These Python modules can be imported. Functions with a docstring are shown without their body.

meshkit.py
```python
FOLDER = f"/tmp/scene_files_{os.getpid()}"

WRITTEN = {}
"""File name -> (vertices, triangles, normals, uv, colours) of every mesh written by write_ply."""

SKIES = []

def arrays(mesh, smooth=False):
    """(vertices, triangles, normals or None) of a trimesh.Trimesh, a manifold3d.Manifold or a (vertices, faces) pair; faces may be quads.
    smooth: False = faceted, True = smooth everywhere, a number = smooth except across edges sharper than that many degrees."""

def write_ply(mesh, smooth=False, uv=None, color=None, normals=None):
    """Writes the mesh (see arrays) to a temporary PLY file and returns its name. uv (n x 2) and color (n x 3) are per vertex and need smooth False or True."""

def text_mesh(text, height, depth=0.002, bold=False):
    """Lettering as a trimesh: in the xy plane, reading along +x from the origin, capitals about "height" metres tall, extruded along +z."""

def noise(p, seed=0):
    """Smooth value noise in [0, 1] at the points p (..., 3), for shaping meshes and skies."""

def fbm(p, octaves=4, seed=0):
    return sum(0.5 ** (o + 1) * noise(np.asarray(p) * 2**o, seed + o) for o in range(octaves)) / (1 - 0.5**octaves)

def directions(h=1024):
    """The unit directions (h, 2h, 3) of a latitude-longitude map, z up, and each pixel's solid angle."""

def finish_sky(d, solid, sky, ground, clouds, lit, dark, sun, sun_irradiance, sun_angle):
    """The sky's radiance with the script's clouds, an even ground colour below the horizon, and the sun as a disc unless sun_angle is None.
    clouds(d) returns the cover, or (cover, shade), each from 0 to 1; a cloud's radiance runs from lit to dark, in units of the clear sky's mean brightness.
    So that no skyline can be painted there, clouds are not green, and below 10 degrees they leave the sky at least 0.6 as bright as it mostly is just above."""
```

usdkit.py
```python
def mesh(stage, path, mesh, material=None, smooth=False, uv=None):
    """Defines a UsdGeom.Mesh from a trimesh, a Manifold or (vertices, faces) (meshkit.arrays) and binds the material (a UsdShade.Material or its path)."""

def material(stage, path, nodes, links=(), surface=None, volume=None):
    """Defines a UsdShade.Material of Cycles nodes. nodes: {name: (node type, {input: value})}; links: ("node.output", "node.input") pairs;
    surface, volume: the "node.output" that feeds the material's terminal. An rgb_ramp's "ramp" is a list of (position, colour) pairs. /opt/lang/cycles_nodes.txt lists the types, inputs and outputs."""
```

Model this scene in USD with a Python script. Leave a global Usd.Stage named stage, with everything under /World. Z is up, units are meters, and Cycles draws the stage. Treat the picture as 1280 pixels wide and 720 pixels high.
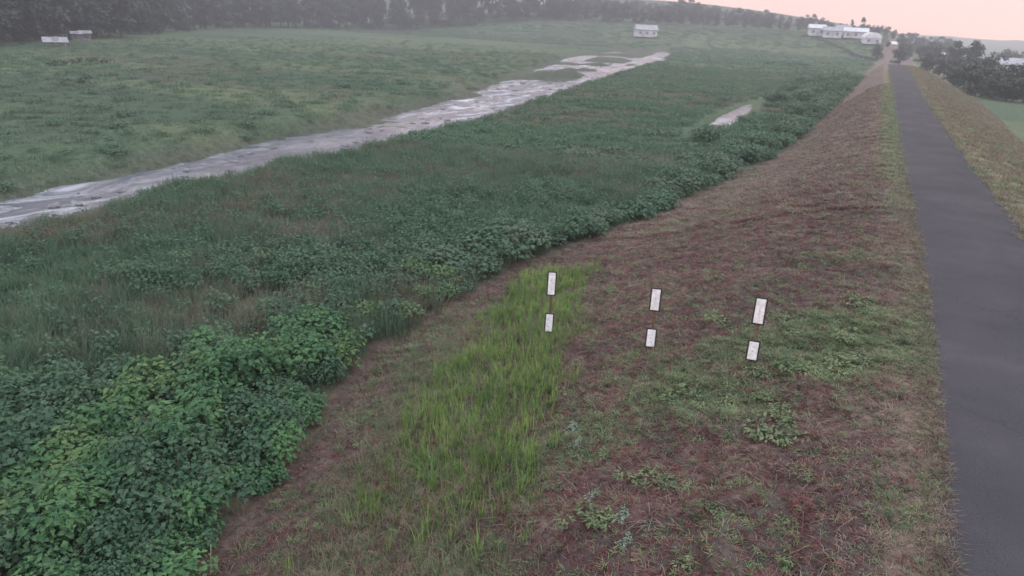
import math, numpy as np, trimesh, usdkit
from meshkit import noise, fbm
from pxr import Usd, UsdGeom, UsdLux, UsdShade, Gf, Sdf, Vt

stage = Usd.Stage.CreateInMemory()
UsdGeom.SetStageUpAxis(stage, "Z"); UsdGeom.SetStageMetersPerUnit(stage, 1.0)
UsdGeom.Xform.Define(stage, "/World"); UsdGeom.Scope.Define(stage, "/World/Looks")
R = np.random.default_rng(7)
mat = lambda n, *a, **k: usdkit.material(stage, "/World/Looks/" + n, *a, **k)

# ---------------------------------------------------------------- camera, sky, sun, exposure
EYE, PITCH, YAW, ROLL, FOC = np.array([0, 0, 6.0]), 20.3, 26.0, 2.6, 914 / 1280
_p, _y, _r = np.radians([PITCH, YAW, ROLL])
FW = np.array([-math.sin(_y) * math.cos(_p), math.cos(_y) * math.cos(_p), -math.sin(_p)])
_rt = np.cross(FW, [0, 0, 1]); _rt /= np.linalg.norm(_rt); _up = np.cross(_rt, FW)
RT, UP = _rt * math.cos(_r) + _up * math.sin(_r), _up * math.cos(_r) - _rt * math.sin(_r)
cam = UsdGeom.Camera.Define(stage, "/World/camera")
cam.CreateHorizontalApertureAttr(36.0); cam.CreateVerticalApertureAttr(36.0 * 9 / 16)
cam.CreateFocalLengthAttr(36.0 * FOC); cam.CreateClippingRangeAttr(Gf.Vec2f(0.05, 30000))
cam.CreateExposureAttr(0.78); cam.CreateFStopAttr(3.8); cam.CreateFocusDistanceAttr(3.2)
M = np.eye(4); M[0, :3], M[1, :3], M[2, :3], M[3, :3] = RT, UP, -FW, EYE
cam.AddTransformOp().Set(Gf.Matrix4d(*M.ravel().tolist()))

SUN_EL, SUN_AZ = math.radians(38), math.radians(28)          # azimuth from +y towards +x
dome = UsdLux.DomeLight.Define(stage, "/World/sky")
dome.GetPrim().SetCustomDataByKey("kind", "structure")
sky_m = mat("sky_look", {
    "tc": ("texture_coordinate", {}),
    "sep": ("separate_xyz", {}),
    "ramp": ("rgb_ramp", {"ramp": [(0, (.76, .36, .21)), (.09, (.74, .37, .24)), (.20, (.74, .58, .56)), (.42, (.80, .81, .90)), (1, (.76, .83, .97))]}),
    "map": ("mapping", {"scale": (2.2, 2.2, 9)}),
    "n": ("noise_texture", {"scale": 1.3, "detail": 5.0, "roughness": .55}),
    "mr": ("map_range", {"clamp": True, "from_min": .3, "from_max": .7, "to_min": .86, "to_max": 1.07}),
    "mul": ("vector_math", {"math_type": "scale"}),
    "ten": ("vector_math", {"math_type": "scale", "scale": 10.0}),
    "sky": ("sky_texture", {"sky_type": "single_scattering", "sun_disc": False, "sun_elevation": SUN_EL, "sun_rotation": SUN_AZ}),
    "mix": ("mix_color", {"fac": .98}),
    "bg": ("background_shader", {"strength": 0.1}),
}, [("tc.generated", "sep.vector"), ("sep.z", "ramp.fac"), ("tc.generated", "map.vector"), ("map.vector", "n.vector"), ("n.fac", "mr.value"),
    ("ramp.color", "mul.vector1"), ("mr.result", "mul.scale"), ("mul.vector", "ten.vector1"), ("ten.vector", "mix.b"), ("sky.color", "mix.a"), ("mix.result", "bg.color")], surface="bg.background")
UsdShade.MaterialBindingAPI.Apply(dome.GetPrim()).Bind(sky_m)
sun = UsdLux.DistantLight.Define(stage, "/World/sun")
sun.CreateIntensityAttr(0.16); sun.CreateAngleAttr(16.0); sun.CreateNormalizeAttr(True); sun.CreateColorAttr(Gf.Vec3f(1, .86, .76))
sd = np.array([math.sin(SUN_AZ) * math.cos(SUN_EL), math.cos(SUN_AZ) * math.cos(SUN_EL), math.sin(SUN_EL)])
sun.AddTransformOp().Set(Gf.Matrix4d().SetRotate(Gf.Rotation(Gf.Vec3d(0, 0, 1), Gf.Vec3d(*sd.tolist()))))

HAZE = 0.0006

# ---------------------------------------------------------------- small helpers
def ray(px, py):
    """Direction through a point of the 1280 x 720 photograph."""
    d = FW + RT * (px - 640) / 914 - UP * (py - 360) / 914
    return d / np.linalg.norm(d)
def at(px, py, z):
    d = ray(px, py); return EYE + d * (z - EYE[2]) / d[2]
used = {}
def numbered(parent, name):
    k = used.get((parent, name), 0); used[(parent, name)] = k + 1
    return f"{parent}/{name}" if k == 0 else f"{parent}/{name}_{k:03d}"
def tag(prim, label=None, category=None, group=None, kind=None):
    for k, v in (("label", label), ("category", category), ("group", group), ("kind", kind)):
        if v: prim.SetCustomDataByKey(k, v)
    return prim
def obj(name, mesh, m, parent=None, smooth=False):
    return usdkit.mesh(stage, numbered(str(parent.GetPath()) if parent else "/World", name), mesh, m, smooth=smooth).GetPrim()
def place(x, loc, rz=0, s=1.0):
    x.AddTranslateOp().Set(Gf.Vec3d(*map(float, loc))); x.AddRotateZOp().Set(float(rz)); x.AddScaleOp().Set(Gf.Vec3f(*(np.ones(3) * s).tolist()))
def thing(name, label, cat, loc, rz=0, s=1.0, group=None):
    x = UsdGeom.Xform.Define(stage, numbered("/World", name)); place(x, loc, rz, s)
    return tag(x.GetPrim(), label, cat, group)
class Kind:
    """A thing that comes several times: the first is built with its parts, the others refer to it."""
    def __init__(s, name, cat, build): s.name, s.cat, s.build, s.first = name, cat, build, None
    def put(s, label, group, loc, rz=0, sc=1.0):
        t = thing(s.name, label, s.cat, loc, rz, sc, group)
        if s.first is None: s.first = t; s.build(t)
        else: t.GetReferences().AddInternalReference(s.first.GetPath()); t.SetInstanceable(True)
        return t
def scatter(name, protos, pos, rz, sc, which, label, tilt=None, cat=None):
    """One mass of plants nobody could count."""
    path = numbered("/World", name)
    pi = UsdGeom.PointInstancer.Define(stage, path)
    tag(pi.GetPrim(), label, cat or "grass", None, "stuff")
    rel = pi.CreatePrototypesRel()
    for k, (m, lk) in enumerate(protos):
        q = f"{path}/plant_{'abcdefgh'[k]}"
        usdkit.mesh(stage, q, m, lk); rel.AddTarget(q)
    pi.CreateProtoIndicesAttr(Vt.IntArray.FromNumpy(which.astype(np.int32)))
    pi.CreatePositionsAttr(Vt.Vec3fArray.FromNumpy(pos.astype(np.float32)))
    n = len(pos); t = np.zeros((n, 2)) if tilt is None else tilt
    cz, sz, = np.cos(rz / 2), np.sin(rz / 2)
    qz = np.stack([np.zeros(n), np.zeros(n), sz, cz], 1)
    pi.CreateOrientationsAttr(Vt.QuathArray([Gf.Quath(float(c), 0, 0, float(s_)) for c, s_ in zip(cz, sz)]))
    S = np.repeat(sc[:, None], 3, 1) if sc.ndim == 1 else sc
    pi.CreateScalesAttr(Vt.Vec3fArray.FromNumpy(S.astype(np.float32)))
def join(parts):
    vs, fs, n = [], [], 0
    for v, f in parts: vs.append(np.asarray(v, float)); fs.append(np.asarray(f, int) + n); n += len(v)
    return np.vstack(vs), np.vstack(fs)
def N2(x, y, s, seed=0, octv=3):
    return fbm(np.stack([np.asarray(x) * s, np.asarray(y) * s, np.zeros_like(np.asarray(x, float))], -1), octv, seed)
ss = lambda a, b, x: (lambda t: t * t * (3 - 2 * t))(np.clip((x - a) / (b - a), 0, 1))
I = lambda y, pts: np.interp(y, [p[0] for p in pts], [p[1] for p in pts])

# ---------------------------------------------------------------- the lie of the land
ROAD_L = [(-60, 1.66), (14, 1.70), (24, 1.66), (37, 1.24), (69, .52), (105, -.2), (150, -1.15), (188, -1.95), (230, -1), (280, 6)]
ROAD_R = [(-60, 4.86), (20, 4.86), (29, 4.80), (51, 4.06), (76, 3.45), (105, 2.95), (150, 2.4), (188, 2.0), (230, 3), (280, 10)]
FOOT_L = [(-60, -8.0), (4, -8.2), (6.8, -8.7), (10.4, -9.9), (15, -11.4), (24, -11.6), (39, -9.3), (61, -6.9), (90, -6.4), (125, -6.2), (235, -7)]
FOOT_R = [(-60, 14.5), (95, 13.7), (155, 13.6), (220, 12.8), (280, 16)]
BANK_N = [(-60, -31), (0, -33.4), (20, -35.2), (31, -36.6), (43, -36.0), (60, -38.2), (79, -40.5), (130, -49), (180, -57.5), (227, -63), (300, -80), (330, -92)]
BANK_F = [(-60, -41), (0, -42.5), (22, -43.2), (28, -43.8), (44, -46.0), (58, -47.6), (90, -53.5), (131, -66), (180, -79), (220, -91), (300, -102), (330, -94)]
def crown(y): return -4.2 * ss(178, 262, y)
def zground(x, y, rough=True):
    x, y = np.asarray(x, float), np.asarray(y, float)
    l, r, fl, fr, c = I(y, ROAD_L) - .75, I(y, ROAD_R) + .7, I(y, FOOT_L), I(y, FOOT_R), crown(y)
    base = -3.2 - .5 * ss(12, 34, -x) + .5 * (N2(x, y, .035, 3) - .5) + 2.0 * ss(250, 700, y) * ss(40, -120, x)
    base = np.where(x > 0, -4.2 + .5 * (N2(x, y, .03, 4) - .5) - 5 * ss(250, 700, y), base)
    base = base + 26 * ss(200, 520, -x - .25 * y) + 20 * ss(430, 800, y - .3 * x) * ss(60, -220, x)
    base = base + 8.5 * ss(338, 415, y) * ss(30, -15, x) * ss(-330, -220, x)
    n, f = I(y, BANK_N), I(y, BANK_F)
    ins = np.minimum(n - x, x - f) + 1.6 * (N2(x, y, .22, 8) - .5) * 2
    base = np.where(y < 338, base + (-5.7 + (.7 + .5 * ss(100, 130, y)) * ss(.60, .74, N2(x * .9, y * .38, .17, 14)) + 1.5 * ss(.34, .12, np.abs((x - f) / (n - f) - .45)) * ss(118, 140, y) * ss(.3, .45, N2(x, y, .05, 15)) - base) * ss(-3.2, 2.0, ins), base)
    # a shallow pool in the field beyond the levee foot
    d = np.hypot((x + 15.6 + .04 * (y - 88)) / 1.35, (y - 88) / 21) + .5 * (N2(x, y, .25, 9) - .5)
    base = base - .42 * ss(1.15, .7, d)
    sl = np.clip((l - x) / np.maximum(l - fl, .1), 0, 1); sr = np.clip((x - r) / np.maximum(fr - r, .1), 0, 1)
    soft = lambda t: t + .05 * np.sin(2 * np.pi * t) * -1
    z = np.where(x < l, c + (base - c) * soft(sl), np.where(x > r, c + (base - c) * soft(sr), c))
    if rough:
        near = ss(80, 20, np.hypot(x, y)); off = ss(0, .5, np.maximum(l + .65 - x, x - r + .6))
        z = z + off * ((N2(x, y, 1.1, 11) - .5) * .20 + near * ((N2(x, y, 5.5, 12, 2) - .5) * .10 + (N2(x, y, 2.6, 13, 2) - .5) * .12))
    return z
def axis(segs):
    out = []
    for a, b, s in segs: out.append(np.arange(a, b, s))
    return np.concatenate(out + [[segs[-1][1]]])
gx = axis([(-1900, -800, 100), (-800, -300, 25), (-300, -120, 6), (-120, -60, 2.5), (-60, -30, .7), (-30, -13, .4), (-13, 6, .13), (6, 16, .5), (16, 60, 3), (60, 300, 15), (300, 1500, 150)])
gy = axis([(-60, 3, 4), (3, 8, .3), (8, 26, .14), (26, 45, .3), (45, 100, .8), (100, 200, 2), (200, 350, 3.5), (350, 800, 18), (800, 1700, 80)])
GX, GY = np.meshgrid(gx, gy, indexing="ij"); GZ = zground(GX, GY)
nx, ny = GX.shape
idx = np.arange(nx * ny).reshape(nx, ny)
gf = np.stack([idx[:-1, :-1], idx[1:, :-1], idx[1:, 1:], idx[:-1, 1:]], -1).reshape(-1, 4)
gv = np.stack([GX, GY, GZ], -1).reshape(-1, 3)

# what grows or lies on each patch of ground (a colour of the soil and litter itself)
def mask_strip(x, y):                                            # tall yellow-green grass at the foot of the slope
    t = np.clip((y - 8) / 14, 0, 1); cx = -5.4 - 4.2 * t; w = 1.9 - .5 * t
    return ss(1.25, .55, np.abs(x - cx) / w + .7 * (N2(x, y, .8, 21) - .5)) * ss(7.2, 10.6, y) * ss(26, 22, y)
def mask_foot(x, y):                                             # bare trodden strip along the foot
    d = np.abs(x - I(y, FOOT_L) - .2) / (1.1 + .5 * ss(12, 6, y)); return ss(1.2, .5, d + .8 * (N2(x, y, .7, 22) - .5)) * ss(34, 26, y)
def greens(x, y):                                                # where the mown grass is coming up green
    g = ss(.42, .68, N2(x, y, .45, 36, 5)) * ss(22, 16, y) * .7 + ss(1.1, .4, np.hypot((x + .2) / 1.6, (y - 15.6) / 2.3) + .9 * (N2(x, y, .9, 24) - .5)) + .8 * ss(1.1, .4, np.hypot((x + 1.9) / 1.1, (y - 12.6) / .7) + .9 * (N2(x, y, 1.1, 25) - .5))
    return np.clip(g + .3 * ss(.55, .7, N2(x, y, .25, 26)) * ss(45, 25, y), 0, 1)
def slope_left(x, y): return ss(-.5, .4, x - I(y, FOOT_L)) * ss(.3, -.1, x - I(y, ROAD_L) + .1)
def slope_right(x, y): return ss(-.2, .3, x - I(y, ROAD_R)) * ss(.5, -.5, x - I(y, FOOT_R))
def lerp(a, b, t): return a + (np.asarray(b) - a) * t[..., None]
x, y = gv[:, 0], gv[:, 1]
col = np.ones((len(gv), 3)) * np.array([.060, .098, .054])
col = lerp(col, [.078, .118, .060], ss(.42, .68, N2(x, y, .02, 31)))
col = lerp(col, [.048, .080, .050], ss(.5, .7, N2(x, y, .045, 32)))
col = lerp(col, [.105, .130, .070], .7 * ss(.56, .68, N2(x * .35, y * 1.6, .03, 33)))
col = lerp(col, [.070, .070, .046], ss(34, 10, np.hypot(x + 18, y)) * ss(-2, -14, x))
dry = np.ones((len(gv), 3)) * np.array([.112, .070, .065])
dry = lerp(dry, [.074, .056, .055], ss(.4, .62, N2(x, y, .5, 34)))
dry = lerp(dry, [.142, .108, .088], ss(.52, .7, N2(x, y, .28, 35)))
dry = lerp(dry, [.075, .098, .045], .8 * greens(x, y))
dry = lerp(dry, [.160, .122, .092], .8 * ss(1.1, .3, I(y, ROAD_L) - x) * ss(.3, .6, N2(x, y, .6, 37)))
dry = lerp(dry, [.175, .180, .085], .85 * ss(1.3, .5, I(y, ROAD_L) - x) * ss(28, 60, y))
dry = lerp(dry, [.165, .125, .102], .7 * ss(28, 55, y))
dry = lerp(dry, [.075, .078, .040], .8 * mask_strip(x, y))
col = lerp(col, dry, slope_left(x, y))
col = lerp(col, [.088, .060, .052], mask_foot(x, y) * .9)
rs = np.ones((len(gv), 3)) * np.array([.170, .155, .095])
rs = lerp(rs, [.185, .140, .100], ss(.45, .6, N2(x, y * .35, .16, 38)))
rs = lerp(rs, [.130, .150, .080], ss(.5, .65, N2(x, y, .12, 39)))
col = lerp(col, rs, slope_right(x, y))
bk = ss(-3.0, -.2, np.minimum(I(y, BANK_N) - x, x - I(y, BANK_F))) * (y < 345)
col = lerp(col, [.080, .082, .066], bk * .7)
forest = ss(2, 9, GZ.ravel()) * (x < 0)
col = lerp(col, [.030, .045, .026], forest)

def ground_look(name, fine=9.0, amp=.75):
    return mat(name, {
        "c": ("attribute", {"attribute": "tint"}), "g": ("geometry", {}),
        "n1": ("noise_texture", {"scale": fine, "detail": 6.0, "roughness": .7}),
        "m1": ("map_range", {"clamp": True, "from_min": .3, "from_max": .72, "to_min": 1 - amp * .7, "to_max": 1 + amp * .75}),
        "n2": ("noise_texture", {"scale": 1.7, "detail": 6.0, "roughness": .72}),
        "m2": ("map_range", {"clamp": True, "from_min": .3, "from_max": .7, "to_min": .55, "to_max": 1.4}),
        "a": ("vector_math", {"math_type": "scale"}), "b": ("vector_math", {"math_type": "scale"}),
        "bu": ("bump", {"strength": .7, "distance": .03}),
        "p": ("principled_bsdf", {"roughness": .95, "specular_ior_level": .15}),
    }, [("g.position", "n1.vector"), ("g.position", "n2.vector"), ("n1.fac", "m1.value"), ("n2.fac", "m2.value"), ("c.color", "a.vector1"), ("m1.result", "a.scale"),
        ("a.vector", "b.vector1"), ("m2.result", "b.scale"), ("b.vector", "p.base_color"), ("n1.fac", "bu.height"), ("bu.normal", "p.normal")], surface="p.BSDF")
gm = usdkit.mesh(stage, numbered("/World", "ground"), (gv, gf), ground_look("ground_look"), smooth=True)
UsdGeom.PrimvarsAPI(gm).CreatePrimvar("tint", Sdf.ValueTypeNames.Color3fArray, "vertex").Set(Vt.Vec3fArray.FromNumpy(col.astype(np.float32)))
tag(gm.GetPrim(), None, None, None, "structure")

# ---------------------------------------------------------------- the path on the levee crown
def sheet(la, lb, ys, lift, nc=10, edge=0.0):
    V = []
    for yy in ys:
        a, b = I(yy, la), I(yy, lb)
        a += edge * (noise(np.array([0, yy * .9, 5.])) - .5); b += edge * (noise(np.array([9, yy * .9, 5.])) - .5)
        t = np.linspace(0, 1, nc + 1); xx = a + (b - a) * t
        V.append(np.stack([xx, np.full_like(xx, yy), crown(yy) + lift + .035 * (1 - (2 * t - 1) ** 2)], 1))
    n, c = len(ys), nc + 1; V = np.vstack(V); k = np.arange(n * c).reshape(n, c)
    return V, np.stack([k[:-1, :-1], k[:-1, 1:], k[1:, 1:], k[1:, :-1]], -1).reshape(-1, 4)
asphalt = mat("worn_asphalt", {
    "g": ("geometry", {}), "n": ("noise_texture", {"scale": .35, "detail": 5.0, "roughness": .6}), "f": ("noise_texture", {"scale": 60.0, "detail": 3.0}),
    "r": ("rgb_ramp", {"ramp": [(.3, (.048, .046, .052)), (.55, (.062, .059, .066)), (.75, (.082, .078, .085))]}),
    "m": ("map_range", {"clamp": True, "from_min": .25, "from_max": .75, "to_min": .7, "to_max": 1.3}), "s": ("vector_math", {"math_type": "scale"}),
    "v": ("voronoi_texture", {"feature": "distance_to_edge", "scale": .16, "randomness": 1.0}), "wn": ("noise_texture", {"scale": 1.4, "detail": 4.0}), "wm": ("vector_math", {"math_type": "multiply_add", "vector2": (.9, .9, .9)}), "cr": ("map_range", {"clamp": True, "from_min": .0, "from_max": .003, "to_min": .72, "to_max": 1.0}), "s2": ("vector_math", {"math_type": "scale"}),
    "b": ("bump", {"strength": .5, "distance": .004}), "p": ("principled_bsdf", {"roughness": .95, "specular_ior_level": .12})},
    [("g.position", "n.vector"), ("g.position", "f.vector"), ("n.fac", "r.fac"), ("f.fac", "m.value"), ("r.color", "s.vector1"), ("m.result", "s.scale"), ("g.position", "wn.vector"), ("wn.color", "wm.vector1"), ("g.position", "wm.vector3"), ("wm.vector", "v.vector"), ("v.distance", "cr.value"), ("s.vector", "s2.vector1"), ("cr.result", "s2.scale"), ("s2.vector", "p.base_color"), ("f.fac", "b.height"), ("b.normal", "p.normal")], surface="p.BSDF")
tag(obj("asphalt_path", sheet(ROAD_L, ROAD_R, np.concatenate([np.arange(-60, 4, 4), np.arange(4, 60, .4), np.arange(60, 281, 2)]), .006, edge=.34), asphalt, smooth=True), kind="structure")

# ---------------------------------------------------------------- the river and the pool
def water_look(name, base, bump, rough):
    """Shallow rippled water, broken white where it runs over stones."""
    return mat(name, {"g": ("geometry", {}), "mp": ("mapping", {"scale": (1, .55, 1)}), "n": ("noise_texture", {"scale": .9, "detail": 5.0, "roughness": .6, "distortion": .6}),
        "n2": ("noise_texture", {"scale": .12, "detail": 3.0}), "mr": ("map_range", {"clamp": True, "from_min": .42, "from_max": .6, "to_min": .25, "to_max": 1.0}),
        "mf": ("mapping", {"scale": (.9, .42, 1)}), "nf": ("noise_texture", {"scale": .55, "detail": 7.0, "roughness": .68, "distortion": .9}), "rf": ("map_range", {"clamp": True, "from_min": .49, "from_max": .68, "to_min": 0.0, "to_max": 1.0}),
        "nz": ("noise_texture", {"scale": .035, "detail": 2.0}), "rz": ("map_range", {"clamp": True, "from_min": .42, "from_max": .56, "to_min": .12, "to_max": .9}), "fm": ("math", {"math_type": "multiply"}),
        "b": ("bump", {"distance": bump}), "p": ("principled_bsdf", {"base_color": base, "roughness": rough, "ior": 1.33, "specular_ior_level": .42, "specular_tint": (.88, .94, 1.0)}),
        "d": ("diffuse_bsdf", {"color": (.56, .58, .64)}), "x": ("mix_closure", {})},
        [("g.position", "mp.vector"), ("mp.vector", "n.vector"), ("g.position", "n2.vector"), ("n2.fac", "mr.value"), ("mr.result", "b.strength"), ("n.fac", "b.height"), ("b.normal", "p.normal"),
         ("g.position", "mf.vector"), ("mf.vector", "nf.vector"), ("nf.fac", "rf.value"), ("g.position", "nz.vector"), ("nz.fac", "rz.value"), ("rf.result", "fm.value1"), ("rz.result", "fm.value2"),
         ("fm.value", "x.fac"), ("p.BSDF", "x.closure1"), ("d.BSDF", "x.closure2")], surface="x.closure")
WATER = water_look("river_water", (.055, .058, .072), .42, .2)
wy = np.arange(-60, 346, 1.0); V = []
NC = 26
for yy in wy:
    a, b = I(yy, BANK_F) - 3, I(yy, BANK_N) + 3; xx = np.linspace(a, b, NC + 1)
    V.append(np.stack([xx, np.full_like(xx, yy), -4.95 + .10 * (N2(xx, np.full_like(xx, yy) * .6, .8, 41) - .5)], 1))
k = np.arange(len(wy) * (NC + 1)).reshape(len(wy), NC + 1)
tag(obj("river_water", (np.vstack(V), np.stack([k[:-1, :-1], k[:-1, 1:], k[1:, 1:], k[1:, :-1]], -1).reshape(-1, 4)), WATER, smooth=True), kind="structure")
px_, py_ = np.meshgrid(np.linspace(-21, -10, 12), np.linspace(62, 114, 20), indexing="ij"); k = np.arange(240).reshape(12, 20)
pz = float(np.median(zground(np.array([-15.2, -15.6, -15.9]), np.array([80., 88, 96]), False))) + .16
tag(obj("pool_water", (np.stack([px_, py_, np.full_like(px_, pz)], -1).reshape(-1, 3), np.stack([k[:-1, :-1], k[1:, :-1], k[1:, 1:], k[:-1, 1:]], -1).reshape(-1, 4)), WATER, smooth=True), kind="structure")

# ---------------------------------------------------------------- leaves and blades
def leaf_look(name, dark, light, scale=.9, tr=.25, rough=.6, micro=7.0):
    return mat(name, {"g": ("geometry", {}), "n": ("noise_texture", {"scale": scale, "detail": 3.0}), "w": ("noise_texture", {"scale": micro, "detail": 1.0}),
        "ad": ("math", {"math_type": "multiply_add", "value2": .5}), "r": ("rgb_ramp", {"ramp": [(.42, dark), (.62, light)]}), "hf": ("math", {"math_type": "multiply", "value2": .5}),
        "p": ("principled_bsdf", {"roughness": rough, "specular_ior_level": .3}), "t": ("translucent_bsdf", {}), "x": ("mix_closure", {"fac": tr})},
        [("g.position", "n.vector"), ("g.position", "w.vector"), ("n.fac", "hf.value1"), ("w.fac", "ad.value1"), ("hf.value", "ad.value3"), ("ad.value", "r.fac"), ("r.color", "p.base_color"), ("r.color", "t.color"), ("p.BSDF", "x.closure1"), ("t.BSDF", "x.closure2")], surface="x.closure")
L_BROAD = leaf_look("broad_leaf", (0.035, 0.105, 0.049), (0.098, 0.204, 0.074))
L_VINE = leaf_look("vine_leaf", (0.057, 0.124, 0.045), (0.136, 0.221, 0.079))
L_SHRUB = leaf_look("shrub_leaf", (0.042, 0.098, 0.056), (0.084, 0.155, 0.081))
L_TALL = leaf_look("tall_grass", (0.057, 0.105, 0.064), (0.113, 0.170, 0.099), .35)
L_REED = leaf_look("grey_reed", (0.095, 0.110, 0.074), (0.165, 0.170, 0.115), .3)
L_LIME = leaf_look("lime_grass", (0.092, 0.167, 0.045), (0.230, 0.322, 0.095), .7, .3)
L_DRY = leaf_look("dry_grass", (0.079, 0.047, 0.041), (0.190, 0.119, 0.103), .9, .15, .8)
L_STRAW = leaf_look("straw", (0.150, 0.115, 0.088), (0.285, 0.222, 0.172), .9, .15, .8)
L_RUST = leaf_look("rust_litter", (0.103, 0.039, 0.037), (0.213, 0.084, 0.078), .8, .1, .85)
L_FIELD = leaf_look("field_grass", (0.050, 0.112, 0.064), (0.088, 0.165, 0.083), .06)
L_TREE = leaf_look("tree_leaf", (0.020, 0.036, 0.030), (0.048, 0.070, 0.046), .12, .2)
L_WEED = leaf_look("weed_leaf", (.092, .142, .066), (.215, .262, .132), 1.5)
L_DEAD = leaf_look("dead_stalk", (0.110, 0.085, 0.062), (0.190, 0.150, 0.110), .4)
L_PALE = leaf_look("pale_weed_leaf", (0.170, 0.235, 0.180), (0.280, 0.340, 0.270), 2.0)
BARK = mat("bark", {"g": ("geometry", {}), "n": ("noise_texture", {"scale": 6.0, "detail": 4.0}), "r": ("rgb_ramp", {"ramp": [(.3, (.045, .035, .028)), (.7, (.11, .09, .07))]}), "p": ("principled_bsdf", {"roughness": .9})}, [("g.position", "n.vector"), ("n.fac", "r.fac"), ("r.color", "p.base_color")], surface="p.BSDF")

def blades(n, h, spread, width, lean, rng, segs=3, curl=1.0):
    """A tuft: n tapering blades that bend outward."""
    P = []
    for _ in range(n):
        a, rr = rng.uniform(0, 2 * np.pi), spread * math.sqrt(rng.random())
        b = np.array([rr * math.cos(a), rr * math.sin(a), -.03])
        d = rng.uniform(0, 2 * np.pi) if rng.random() < .5 else a + rng.normal(0, .5)
        hh = h * rng.uniform(.5, 1.1); ln = lean * rng.uniform(.2, 1.3); w = width * rng.uniform(.6, 1.2)
        u = np.array([math.cos(d), math.sin(d), 0]); s = np.array([-u[1], u[0], 0])
        t = np.linspace(0, 1, segs + 1)
        c = b + np.outer(t ** (1 + curl) * ln * hh, u) + np.outer(t * hh * (1 - .35 * ln * curl * t ** 2), [0, 0, 1])
        ww = (w * (1 - t ** 1.6) * .5 + .0006)[:, None] * s
        v = np.empty((2 * (segs + 1), 3)); v[0::2] = c - ww; v[1::2] = c + ww
        f = np.array([[2 * i, 2 * i + 1, 2 * i + 3, 2 * i + 2] for i in range(segs)])
        P.append((v, np.vstack([f[:, [0, 1, 2]], f[:, [0, 2, 3]]])))
    return join(P)
def leaf(pos, nrm, d, ln, w, fold=.25):
    nrm = nrm / np.linalg.norm(nrm); d = d - nrm * (d @ nrm); d = d / (np.linalg.norm(d) + 1e-9); s = np.cross(nrm, d)
    v = np.array([pos, pos + d * ln * .42 + s * w * .5 + nrm * fold * w * .5, pos + d * ln - nrm * ln * .12, pos + d * ln * .42 - s * w * .5 + nrm * fold * w * .5, pos + d * ln * .45])
    return v, np.array([[0, 4, 1], [1, 4, 2], [0, 3, 4], [3, 2, 4]])
def leafcloud(n, lumps, ln, rng, up=.8, fill=.75):
    """Leaves spread through a heap of lumps (x, y, z, rx, rz)."""
    P = []; lumps = np.array(lumps, float); wts = lumps[:, 3] ** 2; wts /= wts.sum()
    for k in rng.choice(len(lumps), n, p=wts):
        c, rx, rz = lumps[k, :3], lumps[k, 3], lumps[k, 4]
        u = rng.normal(size=3); u /= np.linalg.norm(u)
        if u[2] < -.3: u[2] *= -1
        r = rng.uniform(fill, 1.03)
        p = c + u * [rx, rx, rz] * r
        if p[2] < .02: continue
        nn = u * .7 + np.array([0, 0, up]) + rng.normal(0, .38, 3); dd = u + rng.normal(0, .7, 3)
        L = ln * rng.uniform(.55, 1.25); P.append(leaf(p, nn, dd, L, L * rng.uniform(.6, .85)))
    return join(P)
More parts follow.
